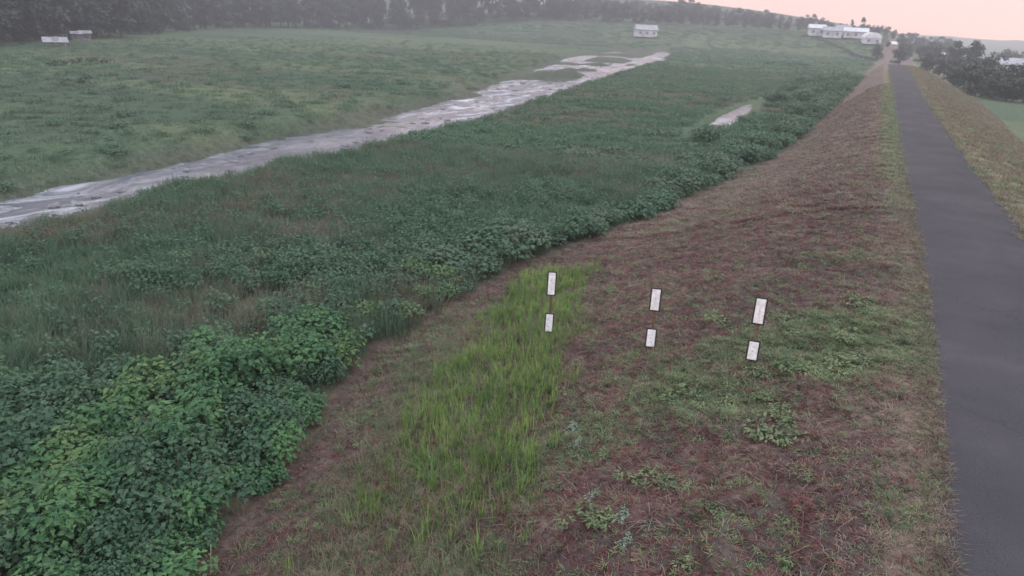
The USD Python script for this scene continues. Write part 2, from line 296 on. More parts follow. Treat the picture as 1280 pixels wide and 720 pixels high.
def stick(a, b, r0, r1, n=6):
    a, b = np.asarray(a, float), np.asarray(b, float); d = b - a; d /= np.linalg.norm(d)
    s = np.cross(d, [.3, .9, .2]); s /= np.linalg.norm(s); q = np.cross(d, s); t = np.linspace(0, 2 * np.pi, n, endpoint=False)
    ring = np.outer(np.cos(t), s) + np.outer(np.sin(t), q)
    v = np.vstack([a + ring * r0, b + ring * r1, a[None], b[None]]); i = np.arange(n); j = (i + 1) % n
    return v, np.vstack([np.stack([i, j, j + n], 1), np.stack([i, j + n, i + n], 1), np.stack([j, i, np.full(n, 2 * n)], 1), np.stack([i + n, j + n, np.full(n, 2 * n + 1)], 1)])

# ---------------------------------------------------------------- the three marker stakes across the slope
def rbox(sx, sy, sz, c, b=.006):
    m = trimesh.creation.box((sx, sy, sz)); v = m.vertices.copy()
    pts = np.vstack([v - np.sign(v) * [b, 0, b], v - np.sign(v) * [b, b, 0], v - np.sign(v) * [0, b, b]])
    h = trimesh.convex.convex_hull(pts); h.apply_translation(c); return np.array(h.vertices), np.array(h.faces)
def weathered(name, base, dirt, rough, sc):
    return mat(name, {"g": ("geometry", {}), "n": ("noise_texture", {"scale": sc, "detail": 5.0, "roughness": .7}), "r": ("rgb_ramp", {"ramp": [(.42, dirt), (.58, base)]}), "p": ("principled_bsdf", {"roughness": rough, "specular_ior_level": .3})},
               [("g.position", "n.vector"), ("n.fac", "r.fac"), ("r.color", "p.base_color")], surface="p.BSDF")
PLATE, RIM, GREY = weathered("white_plate_paint", (.80, .80, .82), (.62, .62, .62), .5, 9.), weathered("dark_rim_paint", (.028, .027, .030), (.05, .045, .04), .6, 20.), weathered("faded_grey_print", (.50, .50, .54), (.66, .66, .68), .6, 30.)
STAKE = weathered("weathered_stake", (.15, .095, .060), (.085, .060, .045), .85, 14.)
def ztop(px, py, q):                                            # height above a spot that shows at a row of the photograph
    d = ray(px, py); return EYE[2] + d[2] * np.hypot(q[0], q[1]) / np.hypot(d[0], d[1])
STAKES = [  # centre x, rows of upper plate (top, bottom), lower plate (top, bottom), foot row, z guess, label
    (690, 340, 368, 392, 414, 424, "white-plated marker stake beside the tall yellow-green grass, furthest from the path"),
    (816.5, 360, 387, 411, 433, 440, "white-plated marker stake in the middle of the row of three on the slope"),
    (943, 371, 403, 426, 450, 456, "white-plated marker stake nearest the asphalt path, its brown stake showing between plates")]
STAKE_AT = []
for (px, a, b, c, d, foot, lab) in STAKES:
    q = None
    lo = 3.0
    for t in np.arange(8, 30, .02):                                # walk along the sight line of the foot down to the slope
        q = EYE + ray(px - 5, foot) * t
        if q[2] < zground(q[0], q[1], False): break
    g = float(zground(q[0], q[1]))
    za, zb, zc, zd = (ztop(px, r, q) - g for r in (a, b, c, d))
    zd = max(zd, .07)
    yaw = math.degrees(math.atan2(-q[0], q[1])) + 2
    st = thing("marker_stake", lab, "marker stake", (q[0], q[1], g), yaw, 1.0, "marker stakes in a row across the levee slope")
    STAKE_AT.append(q[:2]); W = .195
    obj("stake", rbox(.07, .05, za + .13, (.012, 0, (za - .17) / 2 - .015)), STAKE, st)
    for z1, z0, nm in ((za, zb, "upper_plate"), (zc, zd, "lower_plate")):
        hgt = z1 - z0
        pl = obj(nm, rbox(W - .012, .014, hgt - .014, (0, -.046, (z1 + z0) / 2)), PLATE, st)
        obj("plate_rim", rbox(W + .06, .016, hgt + .055, (0, -.034, (z1 + z0) / 2)), RIM, pl)
        marks = []
        nrow = 5 if nm == "upper_plate" else 3
        for k2 in range(nrow):
            zc_ = z0 + hgt * (.2 + .6 * (k2 + .5) / nrow)
            marks += [rbox(.05, .004, .022, (0, -.0545, zc_ + .012), .001), rbox(.016, .004, .03, (.01 * (-1) ** k2, -.0545, zc_ - .016), .001)]
        obj("faded_marking", join(marks), GREY, pl)

# ---------------------------------------------------------------- bushes of broad leaves in the near corner
def bush_builder(seed, look, n, ln, wide, tall):
    def build(t):
        g = np.random.default_rng(seed); lumps = [(0, 0, tall * .45, wide * .5, tall * .5)]
        for _ in range(7):
            a, r = g.uniform(0, 6.28), wide * g.uniform(.25, .5); s = wide * g.uniform(.2, .34)
            lumps.append((r * math.cos(a), r * math.sin(a), tall * g.uniform(.3, .75), s, s * g.uniform(.6, 1.0)))
        obj("foliage", leafcloud(n, lumps, ln, g, fill=.55), look, t)
        P = []
        for l in lumps: P.append(stick((l[0] * .15, l[1] * .15, -.06), (l[0], l[1], l[2] + l[4] * .5), .018, .006, 5))
        for _ in range(6):
            a = g.uniform(0, 6.28); P.append(stick((wide * .3 * math.cos(a), wide * .3 * math.sin(a), tall * .6), (wide * .55 * math.cos(a), wide * .55 * math.sin(a), tall * g.uniform(.8, 1.15)), .008, .003, 4))
        tag(obj("stems", join(P), BARK, t), kind="stuff")
    return build
broad = [Kind("leafy_bush", "bush", bush_builder(100 + i, (L_BROAD, L_BROAD, L_VINE, L_BROAD, L_SHRUB)[i], (900, 760, 620, 1000, 1300)[i], (.155, .18, .15, .145, .105)[i], 1.5, (.95, .8, .75, 1.1, .9)[i])) for i in range(5)]
KUDZU = np.array([(-10.7, 3.4), (-13.6, 5.6), (-15.6, 9.2), (-15.8, 13.6), (-13.2, 16.2), (-11.3, 13.6), (-10.2, 9.6), (-9.3, 6.6), (-8.7, 4.4)])
import shapely
def inside(poly, x, y): return shapely.contains_xy(shapely.Polygon(poly), x, y)
def spaced(poly, gap, rng, jit=.45):
    lo, hi = poly.min(0), poly.max(0); out = []
    for i, yy in enumerate(np.arange(lo[1], hi[1], gap * .87)):
        for xx in np.arange(lo[0] + (i % 2) * gap / 2, hi[0], gap):
            p = np.array([xx, yy]) + rng.uniform(-jit, jit, 2) * gap
            if inside(poly, *p): out.append(p)
    return np.array(out)
G1 = np.random.default_rng(51)
for k, (bx, by) in enumerate(spaced(KUDZU, .98, G1)):
    edge = bx > I(by, FOOT_L) - 1.5 - .1 * by * 0
    back = bx < -13.4
    look = ("broad-leaved green", "large-leaved green", "yellow-green vining", "upright broad-leaved", "small-leaved dark")[k % 5]
    where = "in the nearest corner" if by < 7.5 else "halfway along the thicket" if by < 11.5 else "at the thicket's far end"
    if edge: lab, grp = f"{look} bush spilling onto the bare brown strip {where}", "bushes along the bare brown strip"
    elif back: lab, grp = f"{look} bush backing onto tall grass, {where}", "bushes at the back of the near thicket"
    else: lab, grp = f"{look} bush amid the near thicket, {where}", "bushes in the middle of the near thicket"
    s = G1.uniform(.6, 1.2) * (.8 if edge else 1.0)
    broad[k % 5].put(lab, grp, (bx, by, float(zground(bx, by)) - .08), G1.uniform(0, 360), s * np.array([1, 1, G1.uniform(.7, 1.35)]))
for (bx, by, s, lab) in [(-13.0, 17.6, 1.0, "bright green bush standing alone between the thicket and the tall yellow-green grass"), (-12.7, 19.9, .8, "small bright green bush at the far end of the bare brown strip"), (-13.9, 21.5, 1.15, "round green bush next past the far end of the bare brown strip")]:
    broad[2].put(lab, None, (bx, by, float(zground(bx, by)) - .06), 40 * bx, s)

# shrubs along the foot of the levee, running off into the distance
shrubs = [Kind("foot_shrub", "shrub", bush_builder(200 + i, (L_SHRUB, L_TALL, L_SHRUB, L_FIELD)[i], 1000, .21, 2.2, 1.2)) for i in range(4)]
G2 = np.random.default_rng(52); yy = 23.0; k = 0
while yy < 172:
    for row in range(2 if yy < 60 else 3):
        bx = I(yy, FOOT_L) - 1.3 - row * (1.7 + .012 * yy) + G2.normal(0, .45)
        if row and N2(bx, yy, .11, 61) < .52: continue
        d = math.hypot((bx + 15.6) / 2.6, (yy - 88) / 24)
        if d < 1: continue
        s = G2.uniform(.6, 1.05) * (1 + .004 * yy)
        lab, grp = (("dark green shrub at the levee foot between marker stakes and pool", "shrubs at the levee foot on this side of the pool") if yy < 68 else
                    ("dark green shrub at the levee foot, alongside the narrow pool", "shrubs at the levee foot alongside the pool") if yy < 116 else
                    ("hazy green shrub at the levee foot past the pool, near the path's far end", "shrubs at the levee foot past the pool"))
        look = ("dark green", "tall grey-green", "rounded dark green", "bright green")[k % 4]; big = "big " if s > .95 else "small "
        near_ = "just past the bare brown strip" if yy < 31 else "halfway between marker stakes and pool" if yy < 47 else "close before the pool"
        lab = (f"{big}{look} shrub at the levee foot, {near_}" if yy < 68 else f"{big}{look} shrub at the levee foot alongside the narrow pool" if yy < 116 else f"hazy {big}{look} shrub at the levee foot near the path's far end")
        shrubs[k % 4].put(lab, grp, (bx, yy, float(zground(bx, yy)) - .1), G2.uniform(0, 360), s * np.array([1, 1, G2.uniform(.7, 1.05)])); k += 1
    yy += 1.5 + .018 * yy

# ---------------------------------------------------------------- low weeds on the mown slope
def weed_builder(seed, look, n, ln, wide, tall):
    def build(t):
        g = np.random.default_rng(seed); P = []
        hubs = [(0, 0)] + [(g.normal(0, wide * .45), g.normal(0, wide * .3)) for _ in range(4)]
        for _ in range(n):
            h = hubs[g.integers(len(hubs))]; a = g.uniform(0, 6.28); r = wide * .3 * math.sqrt(g.random())
            p = np.array([h[0] + r * math.cos(a), h[1] + r * math.sin(a), tall * (1 - (r / wide / .34) ** 2) * g.uniform(.3, 1)])
            d = np.array([math.cos(a), math.sin(a), g.uniform(-.2, .8)]); P.append(leaf(p, np.array([d[0] * .4, d[1] * .4, 1]) + g.normal(0, .3, 3), d, ln * g.uniform(.6, 1.3), ln * g.uniform(.35, .55)))
        obj("leaves", join(P), look, t)
        S = [stick((h[0] * .6, h[1] * .6, -.04), (h[0], h[1], tall * .7), .006, .003, 4) for h in hubs]
        tag(obj("stems", join(S), BARK, t), kind="stuff")
    return build
weeds = [Kind("low_weed", "weed", weed_builder(300 + i, L_WEED, 120 + 20 * i, .085, .42, .13)) for i in range(4)]
pale = Kind("pale_weed", "weed", weed_builder(330, L_PALE, 90, .075, .26, .14))
G3 = np.random.default_rng(53)
def on_slope(px, py):
    t = 8.0
    while t < 60:
        q = EYE + ray(px, py) * t
        if q[2] < zground(q[0], q[1], False): return q[0], q[1]
        t += .03
    return q[0], q[1]
spots = [(990, 398, 1.1), (1000, 420, .9), (1078, 380, 1.2), (1090, 392, .9), (860, 486, 1.2), (848, 500, 1), (878, 508, .8), (975, 517, 1.1), (992, 527, 1), (968, 542, 1.3), (995, 548, 1.1), (952, 462, 1), (985, 464, 1.1), (1020, 466, 1.1),
         (1066, 456, 1.3), (1085, 458, 1), (1045, 440, 1.0), (1062, 425, 1.1), (905, 350, .9), (890, 342, .8), (838, 325, 1.), (845, 350, .9), (815, 602, .9), (830, 608, .8), (800, 600, .7), (920, 506, .9), (903, 402, 1.), (890, 396, .8), (935, 410, .7), (1012, 405, .8),
         (745, 652, 1), (760, 660, .9), (790, 490, .7), (720, 490, .8), (705, 512, .7), (770, 365, 1.0), (800, 345, .9), (1060, 400, .9), (1040, 470, .9), (1000, 495, .7), (930, 480, .8), (862, 612, .6), (895, 640, .6), (990, 655, .6), (870, 705, .8), (1010, 600, .6), (700, 610, .6)]
for k, (a, b, s) in enumerate(spots):
    wx, wy_ = on_slope(a, b)
    lab, grp = (("low leafy green weed on the mown slope past the row of stakes", "weeds around and past the marker stakes") if b < 430 else
                ("low leafy green weed on the mown slope just before the row of stakes", "weeds just in front of the marker stakes") if b < 560 else
                ("low leafy green weed on the mown slope low down near the viewer", "weeds on the nearest part of the slope"))
    lab += ", close to the path" if a > 1030 else ", by the stake nearest the path" if a > 930 else ", by the middle stake" if a > 830 else ", towards the yellow-green grass"
    lab = lab.replace("low leafy green weed on the mown slope", ("low leafy weed", "spreading leafy weed", "dense leafy weed", "upright leafy weed")[k % 4])
    weeds[k % 4].put(lab, grp, (wx, wy_, float(zground(wx, wy_)) - .01), G3.uniform(0, 360), s * np.array([1.15, 1, .9]))
n = 0
while n < 280:
    wx, wy_ = G3.uniform(-9, .6), 8 + 26 * G3.random() ** 1.4
    if not (I(wy_, FOOT_L) + 1 < wx < I(wy_, ROAD_L) - .6) or N2(wx, wy_, .33, 36) < .45 or mask_strip(np.array(wx), np.array(wy_)) > .4: continue
    wh = "close to the asphalt path" if wx > -1.0 else "beyond the marker stakes" if wy_ > 17 else "in front of the marker stakes" if wy_ > 11.5 else "on the part nearest the viewer"
    wl = f"{('tiny', 'small', 'spreading', 'upright')[n % 4]} green weed scattered in the dead grass {wh}"
    weeds[n % 4].put(wl, "small weeds scattered over the dead grass", (wx, wy_, float(zground(wx, wy_)) - .015), G3.uniform(0, 360), G3.uniform(.25, .65)); n += 1
for (a, b, s, lab) in [(717, 537, 1.0, "pale grey-green leafy weed, upper of the pair left of the bare slope centre"), (722, 556, .8, "pale grey-green leafy weed close below the larger pale one"), (742, 625, .75, "pale bluish-green weed alone on reddish litter near the tall yellow-green grass"),
                       (779, 650, .9, "pale weed above the small reddish scrap on the near slope"), (783, 678, .8, "pale yellowish weed touching the small reddish scrap"), (630, 681, .5, "tiny pale weed at the near end of the tall yellow-green grass")]:
    wx, wy_ = on_slope(a, b); pale.put(lab, None, (wx, wy_, float(zground(wx, wy_)) - .01), 90 * s, s)

# a crushed scrap and a bare stem
wx, wy_ = on_slope(797, 694)
sc_ = thing("litter_scrap", "small crushed reddish scrap lying among weeds on the near slope", "litter", (wx, wy_, float(zground(wx, wy_)) + .02), 12)
t_ = np.linspace(0, 2 * np.pi, 13)[:-1]; rr_ = .035 * (1 + .3 * np.sin(3 * t_)); ring = np.stack([np.zeros(12), rr_ * np.cos(t_), rr_ * np.sin(t_) * .7], 1)
can = trimesh.convex.convex_hull(np.vstack([ring + [-.085, 0, .01], ring * [1, 1.12, .8] + [0, 0, .012], ring * [1, .9, 1] + [.085, .008, .01]]))
RED = weathered("faded_red", (.20, .085, .075), (.13, .06, .055), .5, 25.); TAN = weathered("faded_tan", (.42, .36, .2), (.3, .26, .16), .6, 25.)
obj("crushed_body", (np.array(can.vertices), np.array(can.faces)), RED, sc_); obj("torn_flap", rbox(.15, .06, .006, (0, -.065, -.006), .002), TAN, sc_)
wx, wy_ = on_slope(263, 716); g_ = float(zground(wx, wy_))
STRAWM = weathered("bare_stem", (.42, .36, .30), (.30, .25, .2), .8, 20.)
ds = thing("dead_stem", "thin pale dead stem upright where the brown strip meets the near bushes", "dead plant", (wx, wy_, g_))
obj("stem", stick((0, 0, -.05), (.06, .03, .62), .011, .006), STRAWM, ds); obj("side_twig", stick((.03, .015, .3), (.11, -.05, .48), .006, .003, 4), STRAWM, ds)
ar = thing("arching_grass", "tall tuft of bright green blades arching over the yellow-green grass", "grass tuft", (*on_slope(540, 602), 0))
wx, wy_ = on_slope(540, 602); ar.GetAttribute("xformOp:translate").Set(Gf.Vec3d(wx, wy_, float(zground(wx, wy_))))
gA = np.random.default_rng(77)
obj("blades", blades(26, .85, .10, .022, .8, gA, 5), leaf_look("arching_blade", (0.070, 0.140, 0.050), (0.150, 0.240, 0.100)), ar)

# ---------------------------------------------------------------- grass nobody could count
GR = np.random.default_rng(60)
def field(n, x0, x1, y0, y1, keep, powy=1.0):
    x = GR.uniform(x0, x1, n); y = y0 + (y1 - y0) * GR.random(n) ** powy
    m = GR.random(n) < keep(x, y); return x[m], y[m]
def spread(name, protos, x, y, smin, smax, label, weights, sink=.0, zs=1.0):
    z = zground(x, y) - sink; n = len(x); s = GR.uniform(smin, smax, n)
    sc = np.stack([s, s, s * zs * GR.uniform(.75, 1.2, n)], 1)
    scatter(name, protos, np.stack([x, y, z], 1), GR.uniform(0, 2 * np.pi, n), sc, np.asarray(weights(x, y) if callable(weights) else GR.choice(len(protos), n, p=weights)), label)
B = lambda n, h, sp, w, le, seed, segs=3: blades(n, h, sp, w, le, np.random.default_rng(seed), segs)
dist = lambda x, y: np.hypot(x, y)
view = lambda x, y: ((np.arctan2(-x, y) > math.radians(-16)) & (np.arctan2(-x, y) < math.radians(73)))
kud = lambda x, y: inside(KUDZU, x, y)
wet = lambda x, y: ((np.minimum(I(y, BANK_N) - x, x - I(y, BANK_F)) > -.7 + 2.2 * (N2(x, y, .22, 8) - .5)) & (y < 345)) | (np.hypot((x + 15.6) / 2.3, (y - 88) / 25) < 1)
low = lambda x, y: x < I(y, FOOT_L) - .4

# short dead grass and litter over the mown slope
short = [(B(22, .085, .14, .013, 1.5, 1, 2), L_DRY), (B(20, .075, .16, .011, 1.9, 2, 2), L_STRAW), (B(18, .07, .14, .018, 1.7, 3, 2), L_RUST), (B(22, .12, .13, .015, 1.0, 4, 2), L_WEED), (B(9, .16, .17, .013, 2.4, 40, 2), L_STRAW)]
def wslope(x, y):
    n = len(x); a = N2(x, y, .5, 34); g = N2(x, y, .33, 36); e = I(y, ROAD_L) - x; r = GR.random(n)
    st = .62 + .26 * ss(28, 45, y); out = np.where(r < .38, 0, np.where(r < st, np.where(r < .44 + .44 * ss(28, 45, y), 1, 2), 2)); out = np.where((e < 1.1) & (r < .6), 1, out); out = np.where(GR.random(n) < .08, 4, out)
    gp = .09 + .62 * greens(x, y) + .5 * ss(1.3, .5, e) * ss(25, 55, y)
    return np.where(GR.random(n) < gp, 3, out)
x, y = field(80000, -12, 2, 6, 30, lambda x, y: (slope_left(x, y) > .3) * .62 * (1 - .45 * mask_foot(x, y)))
spread("dead_grass", short, x, y, .6, 1.25, "short dead brown grass covering the mown levee slope", wslope)
x, y = field(40000, -12, 2, 30, 110, lambda x, y: (slope_left(x, y) > .3) * .8, 1.5)
spread("dead_grass", short, x, y, 1.3, 2.4, "short dead brown grass on the slope running off towards the end of the path", wslope, zs=.7)
yy = 5 + 150 * GR.random(9000) ** 2.0; e = GR.exponential(.16, 9000) - .07
side = GR.random(9000) < .7
xx = np.where(side, I(yy, ROAD_L) - e + .02, I(yy, ROAD_R) + e)
spread("path_fringe", [(B(14, .12, .10, .008, 1.4, 5, 2), L_STRAW), (B(14, .10, .10, .009, 1.5, 6, 2), L_DRY), (B(16, .11, .09, .009, .9, 7, 2), L_WEED)], xx, yy, .7, 1.4, "straw coloured grass fringing both edges of the asphalt path",
       lambda x, y: np.where(GR.random(len(x)) < .12 + .5 * ss(25, 60, y), 2, GR.integers(0, 2, len(x))))
bx_, by_ = [], []
for q in STAKE_AT:
    for _ in range(26): bx_.append(q[0] + GR.normal(0, .22)); by_.append(q[1] + GR.normal(0, .16))
spread("stake_grass", [(B(16, .17, .10, .012, .7, 41), L_WEED), (B(16, .15, .10, .012, .9, 42), L_STRAW), (B(14, .13, .10, .013, 1.2, 43), L_DRY)], np.array(bx_), np.array(by_), .7, 1.3, "longer grass left uncut round the feet of the three marker stakes", [.5, .25, .25])
# right-hand slope
x, y = field(26000, 2, 16, 22, 180, lambda x, y: (slope_right(x, y) > .4) * 1.0, 1.2)
spread("verge_grass", [(B(26, .16, .25, .014, 1.0, 8, 2), L_STRAW), (B(26, .15, .25, .014, 1.1, 9, 2), L_WEED), (B(24, .12, .25, .014, 1.3, 10, 2), L_DRY)], x, y, .8, 2.0, "faded yellowish grass on the slope falling away beyond the path", [.5, .32, .18])

# the tall yellow-green strip
x, y = field(8500, -12, -2.5, 7, 25, lambda x, y: mask_strip(x, y) * .95 * (.35 + .65 * ss(.36, .5, N2(x, y, 1.3, 27))) * (x > I(y, FOOT_L) + .5))
spread("tall_lime_grass", [(B(10, .62, .12, .024, .28, 11), L_LIME), (B(9, .50, .14, .021, .4, 12), L_LIME), (B(10, .42, .14, .014, .6, 13), L_STRAW)], x, y, .55, 1.1, "tall yellow-green grass in a patch at the foot of the slope by the first marker stake",
       lambda x, y: np.where(GR.random(len(x)) < .16, 2, GR.integers(0, 2, len(x))))
x, y = field(26000, -12, -2, 4.5, 21, lambda x, y: ss(1.15, .3, np.abs(x - I(y, FOOT_L) - 2.8 + .1 * (y - 8)) / 3.2 + .8 * (N2(x, y, .9, 23) - .5)) * .6 * (1 - .6 * mask_strip(x, y)) * (1 - .8 * mask_foot(x, y)))
spread("wispy_grass", [(B(12, .30, .14, .008, .8, 14), L_STRAW), (B(12, .34, .14, .010, .7, 15), L_WEED), (B(12, .28, .14, .008, .8, 16), L_DRY)], x, y, .5, 1.1, "wispy half-dead grass below the tall yellow-green patch, nearest to the viewer", [.30, .42, .28])

# tall growth of the flood plain on this side of the river
tall = [(B(26, 1.05, .32, .020, .45, 21), L_TALL), (B(24, .95, .34, .018, .55, 22), L_REED), (B(26, .75, .36, .024, .7, 23), L_FIELD), (leafcloud(70, [(0, 0, .35, .42, .4), (.2, .1, .55, .25, .25)], .15, np.random.default_rng(24), fill=.3), L_SHRUB), (B(20, 1.0, .3, .016, .5, 25), L_DEAD)]
def wtall(x, y):
    a = N2(x, y, .16, 71); r = GR.random(len(x))
    o = np.where(a > .56, 1, np.where(a < .42, 2, 0)); o = np.where(r < .2, GR.integers(0, 3, len(x)), o)
    sh = .08 + .75 * ss(9, 2, np.abs(x - I(y, FOOT_L) + 4)) * ss(45, 30, y) * .8 * ss(.4, .6, N2(x, y, .25, 72)); o = np.where((N2(x, y, .13, 76) > .6) & (GR.random(len(x)) < .28), 4, o); return np.where(GR.random(len(x)) < sh, 3, o)
x, y = field(30000, -36, -9, 4, 48, lambda x, y: (low(x, y) & ~wet(x, y) & view(x, y)) * np.where(kud(x, y), .26, .72) * (1 - .85 * mask_foot(x, y)) * (.35 + .65 * ss(.32, .45, N2(x, y, .4, 73))))
spread("tall_grass", tall, x, y, .55, 1.1, "tall grey-green grass covering the flood plain between the levee and the river", wtall)
mid = [(B(40, .70, .8, .045, .7, 31, 2), L_FIELD), (B(36, .60, .8, .045, .8, 32, 2), L_TALL), (B(34, .65, .8, .04, .8, 33, 2), L_REED), (leafcloud(70, [(0, 0, .3, .8, .45)], .26, np.random.default_rng(34), fill=.3), L_SHRUB)]
def wmid(x, y):
    a = N2(x * .4, y * 1.3, .045, 74); r = GR.random(len(x))
    o = np.where(a > .58, 2, np.where(a < .45, 1, 0)); return np.where(r < .12, 3, o)
x, y = field(16000, -60, -7, 48, 190, lambda x, y: (low(x, y) & ~wet(x, y) & (x > I(y, BANK_N))) * .9, 1.25)
spread("rough_meadow", mid, x, y, .6, 1.2, "rough green meadow between the levee and the river further off", wmid, zs=.8)
x, y = field(26000, -190, -42, 12, 290, lambda x, y: (view(x, y) & ~wet(x, y) & (x < I(y, BANK_F))) * .8 * ss(300, 120, dist(x, y)), 1.2)
spread("far_meadow", mid, x, y, .6, 1.3, "green meadow across the river, reaching to the dark wood", wmid, zs=.65)
x, y = field(15000, -330, -7, 185, 440, lambda x, y: (low(x, y) & ~wet(x, y)) * np.where((x < I(y, BANK_F)) & (y < 290), 0, 1.0))
spread("distant_meadow", mid, x, y, 1.2, 2.4, "hazy green meadow rising to the skyline trees at the far end of the river", wmid, zs=.5)
# stones and foam-like ripples stand in the shallow river
rk = []
for k in range(4):
    m = trimesh.creation.icosphere(2, 1.0); v = np.array(m.vertices); v *= (.75 + .5 * fbm(v * 1.1 + k * 9, 3, 5))[:, None] * [1.25, .85, .42]; rk.append(((v, np.array(m.faces)), weathered("river_stone_" + "abcd"[k], (.22, .21, .22), (.10, .10, .10), .7, 4.)))
n = 110; yy = 14 + 190 * GR.random(n) ** 1.3; nn, ff = I(yy, BANK_N) - 2.0, I(yy, BANK_F) + 1.5
tt = np.clip(GR.random(n) ** 1.0, 0, 1); xx = nn + (ff - nn) * tt
spread_z = np.full(n, -4.93)
scatter("river_stones", rk, np.stack([xx, yy, spread_z], 1), GR.uniform(0, 6.28, n), GR.uniform(.08, .30, n) * (1 + yy / 200), GR.integers(0, 4, n), "grey stones breaking the shallow river water", cat="stones")

# ---------------------------------------------------------------- trees
def tree_builder(seed, look, kind):
    def build(t):
        g = np.random.default_rng(seed); H = 10.0
        lumps = []
        if kind == "round":
            for _ in range(11): a, r, h = g.uniform(0, 6.28), g.uniform(0, 2.7), g.uniform(2.2, 8.2); s = g.uniform(1.1, 1.9); lumps.append((r * math.cos(a), r * math.sin(a), h, s, s * .85))
            lumps.append((0, 0, 8.6, 1.4, 1.3))
        elif kind == "slim":
            for i in range(9): a, r, h = g.uniform(0, 6.28), g.uniform(0, .7), 2.4 + i * .82; s = 1.25 - .085 * i; lumps.append((r * math.cos(a), r * math.sin(a), h, s, s))
        else:
            for _ in range(19): a, r, h = g.uniform(0, 6.28), g.uniform(0, 3.4), g.uniform(.6, 7.6); s = g.uniform(1.2, 2.1); lumps.append((r * math.cos(a), r * math.sin(a), h, s, s * .8))
            lumps.append((g.uniform(-1, 1), g.uniform(-1, 1), 8.5, 1.4, 1.4))
        obj("crown", leafcloud(1300, lumps, .85, g, up=.6, fill=.45), look, t)
        P = [stick((0, 0, -.6), (.1, .05, 4.2), .26, .17, 8), stick((.1, .05, 4.1), (.05, -.1, 8.2), .17, .04, 6)]
        for l in lumps[:8]: P.append(stick((.07, .03, max(1.2, l[2] * .55)), (l[0] * .8, l[1] * .8, l[2]), .09, .03, 5))
        obj("trunk", join(P), BARK, t)
    return build
T_ROUND = [Kind("broadleaf_tree", "tree", tree_builder(400 + i, L_TREE, "round")) for i in range(3)]
T_BUSHY = [Kind("bushy_tree", "tree", tree_builder(410 + i, L_TREE, "bushy")) for i in range(3)]
T_SLIM = Kind("slim_tree", "tree", tree_builder(420, L_TREE, "slim"))
GT = np.random.default_rng(80)
def plant(kind, px, D, top, label, group, wide=1.0, minh=4.0):
    """A tree that stands in the direction of a column of the photograph, D metres off, reaching up to a row."""
    d = ray(px, top); u = d[:2] / np.hypot(*d[:2]); p = u * D; g = float(zground(p[0], p[1], False))
    h = max(minh, EYE[2] + D * d[2] / np.hypot(d[0], d[1]) - g)
    if label.startswith("*"):
        where = label[1:].split("|"); px_at, said = [float(v) for v in where[1::2]], where[2::2]
        label = f"{'tall' if h > 13 else 'medium' if h > 9.5 else 'low'} {'bushy' if kind in T_BUSHY else 'round-headed'} {where[0]}, {said[int(np.searchsorted(px_at, px))]}"
    kind.put(label, group, (p[0], p[1], g - .2), GT.uniform(0, 360), np.array([wide, wide, 1.0]) * np.array([min(h, 15), min(h, 15), h]) / 10)
    return p, h
# the dark wood along the far edge of the meadow
def edge_d(px): return np.interp(px, [-60, 0, 140, 280, 430, 600, 760], [165, 186, 231, 355, 410, 435, 455])
for row, (gap, back, jt) in enumerate([(19, 4, 9), (24, 20, 12), (28, 45, 14)]):
    px = -70.0
    while px < 700:
        D = edge_d(px) + back + GT.uniform(-5, 9)
        top = -34 - 26 * row + GT.uniform(-12, 14)
        if row == 0: top = np.interp(px, [0, 150, 300, 700], [8, 0, -2, 2]) + GT.uniform(-16, 10)
        lab, grp = ([("*dark tree on the far wood's front edge|60|left of the pale hut|200|past the twin sheds|330|above the meadow's middle|480|short of the river's far end|9999|beyond the river's far end", "trees on the front edge of the far wood"), ("*dark tree in the far wood's second row|60|left of the pale hut|200|past the twin sheds|330|above the meadow's middle|480|short of the river's far end|9999|beyond the river's far end", "trees in the second row of the far wood"), ("*dark tree deep in the far wood|60|left of the pale hut|200|past the twin sheds|330|above the meadow's middle|480|short of the river's far end|9999|beyond the river's far end", "trees deep in the far wood")])[row]
        plant((T_BUSHY if GT.random() < .6 else T_ROUND)[GT.integers(3)], px, D, top, lab, grp, GT.uniform(.9, 1.25), 7); px += gap * GT.uniform(.75, 1.25)
SKY = [(690, -16), (740, -9), (780, -3), (800, 1), (830, 0), (855, -1), (888, 2), (902, 10), (930, 10), (960, 12), (968, 18), (1000, 20), (1012, 16), (1028, 18), (1040, 27), (1062, 31), (1110, 34), (1122, 39), (1150, 42), (1180, 45), (1210, 48)]
for row, (gap, D0, dn) in enumerate([(8, 520, 0), (11, 455, 7)]):
    px = 690.0
    while px < 1190:
        top = np.interp(px, [p[0] for p in SKY], [p[1] for p in SKY]) + GT.normal(.6, 1.6) + dn * GT.uniform(.6, 1.4)
        lab, grp = [("*dark tree on the skyline ridge|790|left of the peaked shed|850|behind the peaked shed|930|right of the peaked shed|1005|short of the pale buildings|1100|behind the pale buildings|9999|past the arched shed", "trees along the skyline"), ("*grey-green tree in front of the skyline row|790|left of the peaked shed|850|behind the peaked shed|930|right of the peaked shed|1005|short of the pale buildings|1100|behind the pale buildings|9999|past the arched shed", "trees before the skyline row")][row]
        plant((T_BUSHY if GT.random() < .7 else T_ROUND)[GT.integers(3)], px, D0 + GT.uniform(-15, 25), top, lab, grp, GT.uniform(.75, 1.3), 5); px += gap * GT.uniform(.8, 1.3)
plant(T_SLIM, 1066.5, 520, 23, "small tree standing clear of the skyline, further from the path of the two", None, .9)
plant(T_ROUND[1], 1080, 515, 20.5, "small round-headed tree standing clear of the skyline, taller of the two", None, .55)
for px in np.arange(1100, 1215, 13): plant(T_BUSHY[GT.integers(3)], px + GT.uniform(-4, 4), 330 + GT.uniform(-30, 60), GT.uniform(50, 56), "low hazy tree beyond the end of the path, under the skyline", "low trees beyond the end of the path", 1.0, 3)
